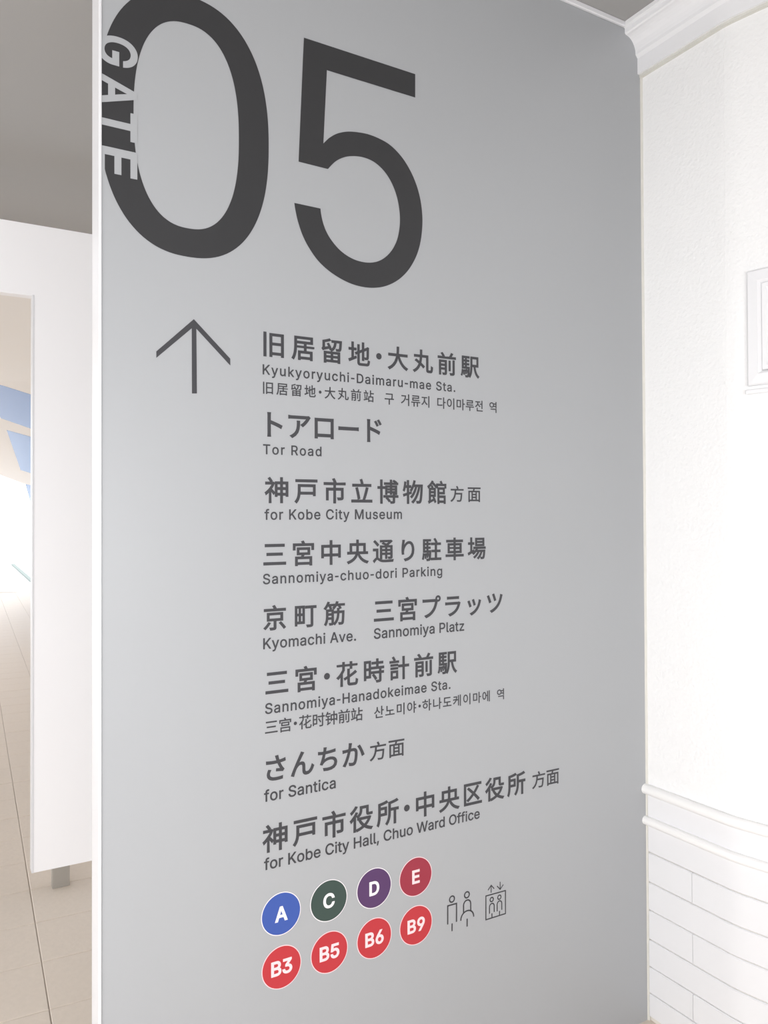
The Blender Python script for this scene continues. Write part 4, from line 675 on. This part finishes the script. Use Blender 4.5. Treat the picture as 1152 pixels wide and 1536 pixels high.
ru_ = (q1[0] - q0[0]) / 2
for i in range(13):
    an = pi * (1 - i / 12); sk.append((q0[0] + ru_ + ru_ * cos(an), q0[1] + (qt[1] - q0[1]) * sin(an) ** .9))
p0 = (p0[0], qt[1] - .004); p1 = (p1[0], qt[1] - .003)
strokes('woman_pictogram', [circ(386, 308, .0078), (arch(p0, pt, p1), False), (sk, False), (C7((389, 652), (389, 765)), False)], WS, sign, 'line pictogram of a standing woman')
fr4 = C7((659, 668), (659, 326), (941, 247), (941, 578))
it = [(fr4, True)]
for hx, hy, a0, at, a1, l0, l1 in ((743, 376, (711, 580), (745, 432), (779, 556), (746, 575), (746, 632)), (853, 343, (822, 546), (856, 395), (888, 524), (855, 540), (855, 600))):
    it.append(circ(hx, hy, .0056)); r0, r1, r2 = C7(a0, at, a1); it.append((arch(r0, r1, r2), False)); it.append((C7(l0, l1), False))
strokes('lift_pictogram', it, .0032, sign, 'line pictogram of a lift with two riders')
strokes('lift_arrows', [(C7((735, 278), (735, 172)), False), (C7((690, 243), (735, 170), (778, 220)), False),
                        (C7((864, 120), (864, 226)), False), (C7((820, 182), (864, 230), (910, 160)), False)], .0027, sign, 'small up and down arrows')

# ---------------------------------------------------------------- white board with a doorway, on steel feet
foot = on_floor(92, 1332)
BP = foot.copy()
def Q(px, py): p = on_plane(px, py, BP, N); return float(np.dot(p - BP, D)), float(p[2])
ul_, zo = Q(50, 444); _, zbtm = Q(52, 1307); _, ztop = Q(10, 330)
zlow = (Q(52, 1308)[1] + Q(137, 1292)[1]) / 2
bd = thing('partition_board', 'white freestanding board with a doorway cut in it, on steel feet, left of the sign wall', 'partition', (BP[0], BP[1], 0), AL)
ux0, ux1 = ul_ - 2.1, ul_ + 1.05; open_w = 1.05; TB = .05
def brd(x0, x1, z0, z1):
    bm = bmesh.new(); box(bm, x0, x1, 0, TB, z0, z1, .0015); return bm
# one sheet: built as a single mesh with the doorway left open
bm = bmesh.new()
out = [(ux0, zlow), (ul_ - open_w, zlow), (ul_ - open_w, zo), (ul_, zo), (ul_, zlow), (ux1, zlow), (ux1, ztop), (ux0, ztop)]
fa = [bm.verts.new((x, 0, z)) for x, z in out]; fb_ = [bm.verts.new((x, TB, z)) for x, z in out]
for i in range(8): bm.faces.new((fa[i], fa[(i + 1) % 8], fb_[(i + 1) % 8], fb_[i]))
for R_ in (fa, fb_):
    bm.faces.new([R_[i] for i in (0, 1, 2, 7)]); bm.faces.new([R_[i] for i in (2, 3, 6, 7)]); bm.faces.new([R_[i] for i in (3, 4, 5, 6)])
obj('board', bm, M['board'], bd)
bm = bmesh.new(); box(bm, ul_ - .004, ul_ + .0035, -.003, TB + .003, zlow, zo + .004, .001); obj('edge_trim', bm, M['white_metal'], bd)
for uf in (0.0, .78, ul_ - open_w - .2, ul_ - open_w - .85):
    bm = bmesh.new(); box(bm, uf - .034, uf + .034, TB * .1, TB * .9, 0, zlow + .0, .002)
    obj('foot', bm, M['steel'], bd)

# ---------------------------------------------------------------- glazed canopy beyond the ceiling
Zs = 8.8
y0c, z0c = 8.7, CEIL
slope = -.13
CN = np.array([0, -slope, 1.0]); CN /= np.linalg.norm(CN); CP = np.array([0, y0c, z0c])
can = thing('glazed_canopy', 'white sloping canopy with pale blue glazed panes, seen through the doorway', 'canopy', (0, y0c, z0c))
bm = bmesh.new()
ye = 9.6
prof4 = [(-7, -3.8, 0), (5, -3.8, 0), (5, 0, 0), (5, ye, slope * ye), (-7, ye, slope * ye), (-7, 0, 0)]
lo = [bm.verts.new(p) for p in prof4]; hi = [bm.verts.new((p[0], p[1], p[2] + .15)) for p in prof4]
for i in range(6): bm.faces.new((lo[i], lo[(i + 1) % 6], hi[(i + 1) % 6], hi[i]))
for R_ in (lo, hi): bm.faces.new([R_[i] for i in (0, 1, 2, 5)]); bm.faces.new([R_[i] for i in (2, 3, 4, 5)])
obj('canopy_slab', bm, M['canopy'], can)
def pane(pts):
    w = [on_plane(x, y, CP, CN) for x, y in pts]
    bm = bmesh.new()
    a = [bm.verts.new(tuple(p - np.array([0, y0c, z0c]) - CN * .002)) for p in w]; b = [bm.verts.new(tuple(p - np.array([0, y0c, z0c]) + CN * .01)) for p in w]
    n = len(a)
    for i in range(n): bm.faces.new((a[i], a[(i + 1) % n], b[(i + 1) % n], b[i]))
    bm.faces.new(a[::-1]); bm.faces.new(b)
    obj('pane', bm, M['sky_pane'], can)
pane([(-60, 558), (110, 612), (260, 661), (260, 697), (110, 665), (1, 627), (-14, 590)])
pane([(10, 645), (110, 673), (260, 703), (260, 741), (110, 729), (31, 705)])
pane([(38, 726), (110, 742), (260, 750), (260, 764), (110, 762), (47, 758)])

# far kerb and wall outdoors
k0, k1, k2 = on_floor(17, 848), on_floor(52, 880), on_floor(70, 896)
bm = bmesh.new()
rg = []
for p, h in ((k0, .05), (k1, .05), (k2, .05)):
    rg.append([bm.verts.new((p[0] + a, p[1], z)) for a, z in ((0, 0), (.10, 0), (.10, h), (0, h))])
for r0, r1 in zip(rg, rg[1:]):
    for i in range(4): bm.faces.new((r0[i], r0[(i + 1) % 4], r1[(i + 1) % 4], r1[i]))
bm.faces.new(rg[0][::-1]); bm.faces.new(rg[-1])
kb = obj('kerb', bm, M['kerb']); kb['label'] = 'low grey green kerb strip on the far floor beyond the doorway'; kb['category'] = 'kerb'; kb['kind'] = 'thing'; can['kind'] = 'thing'
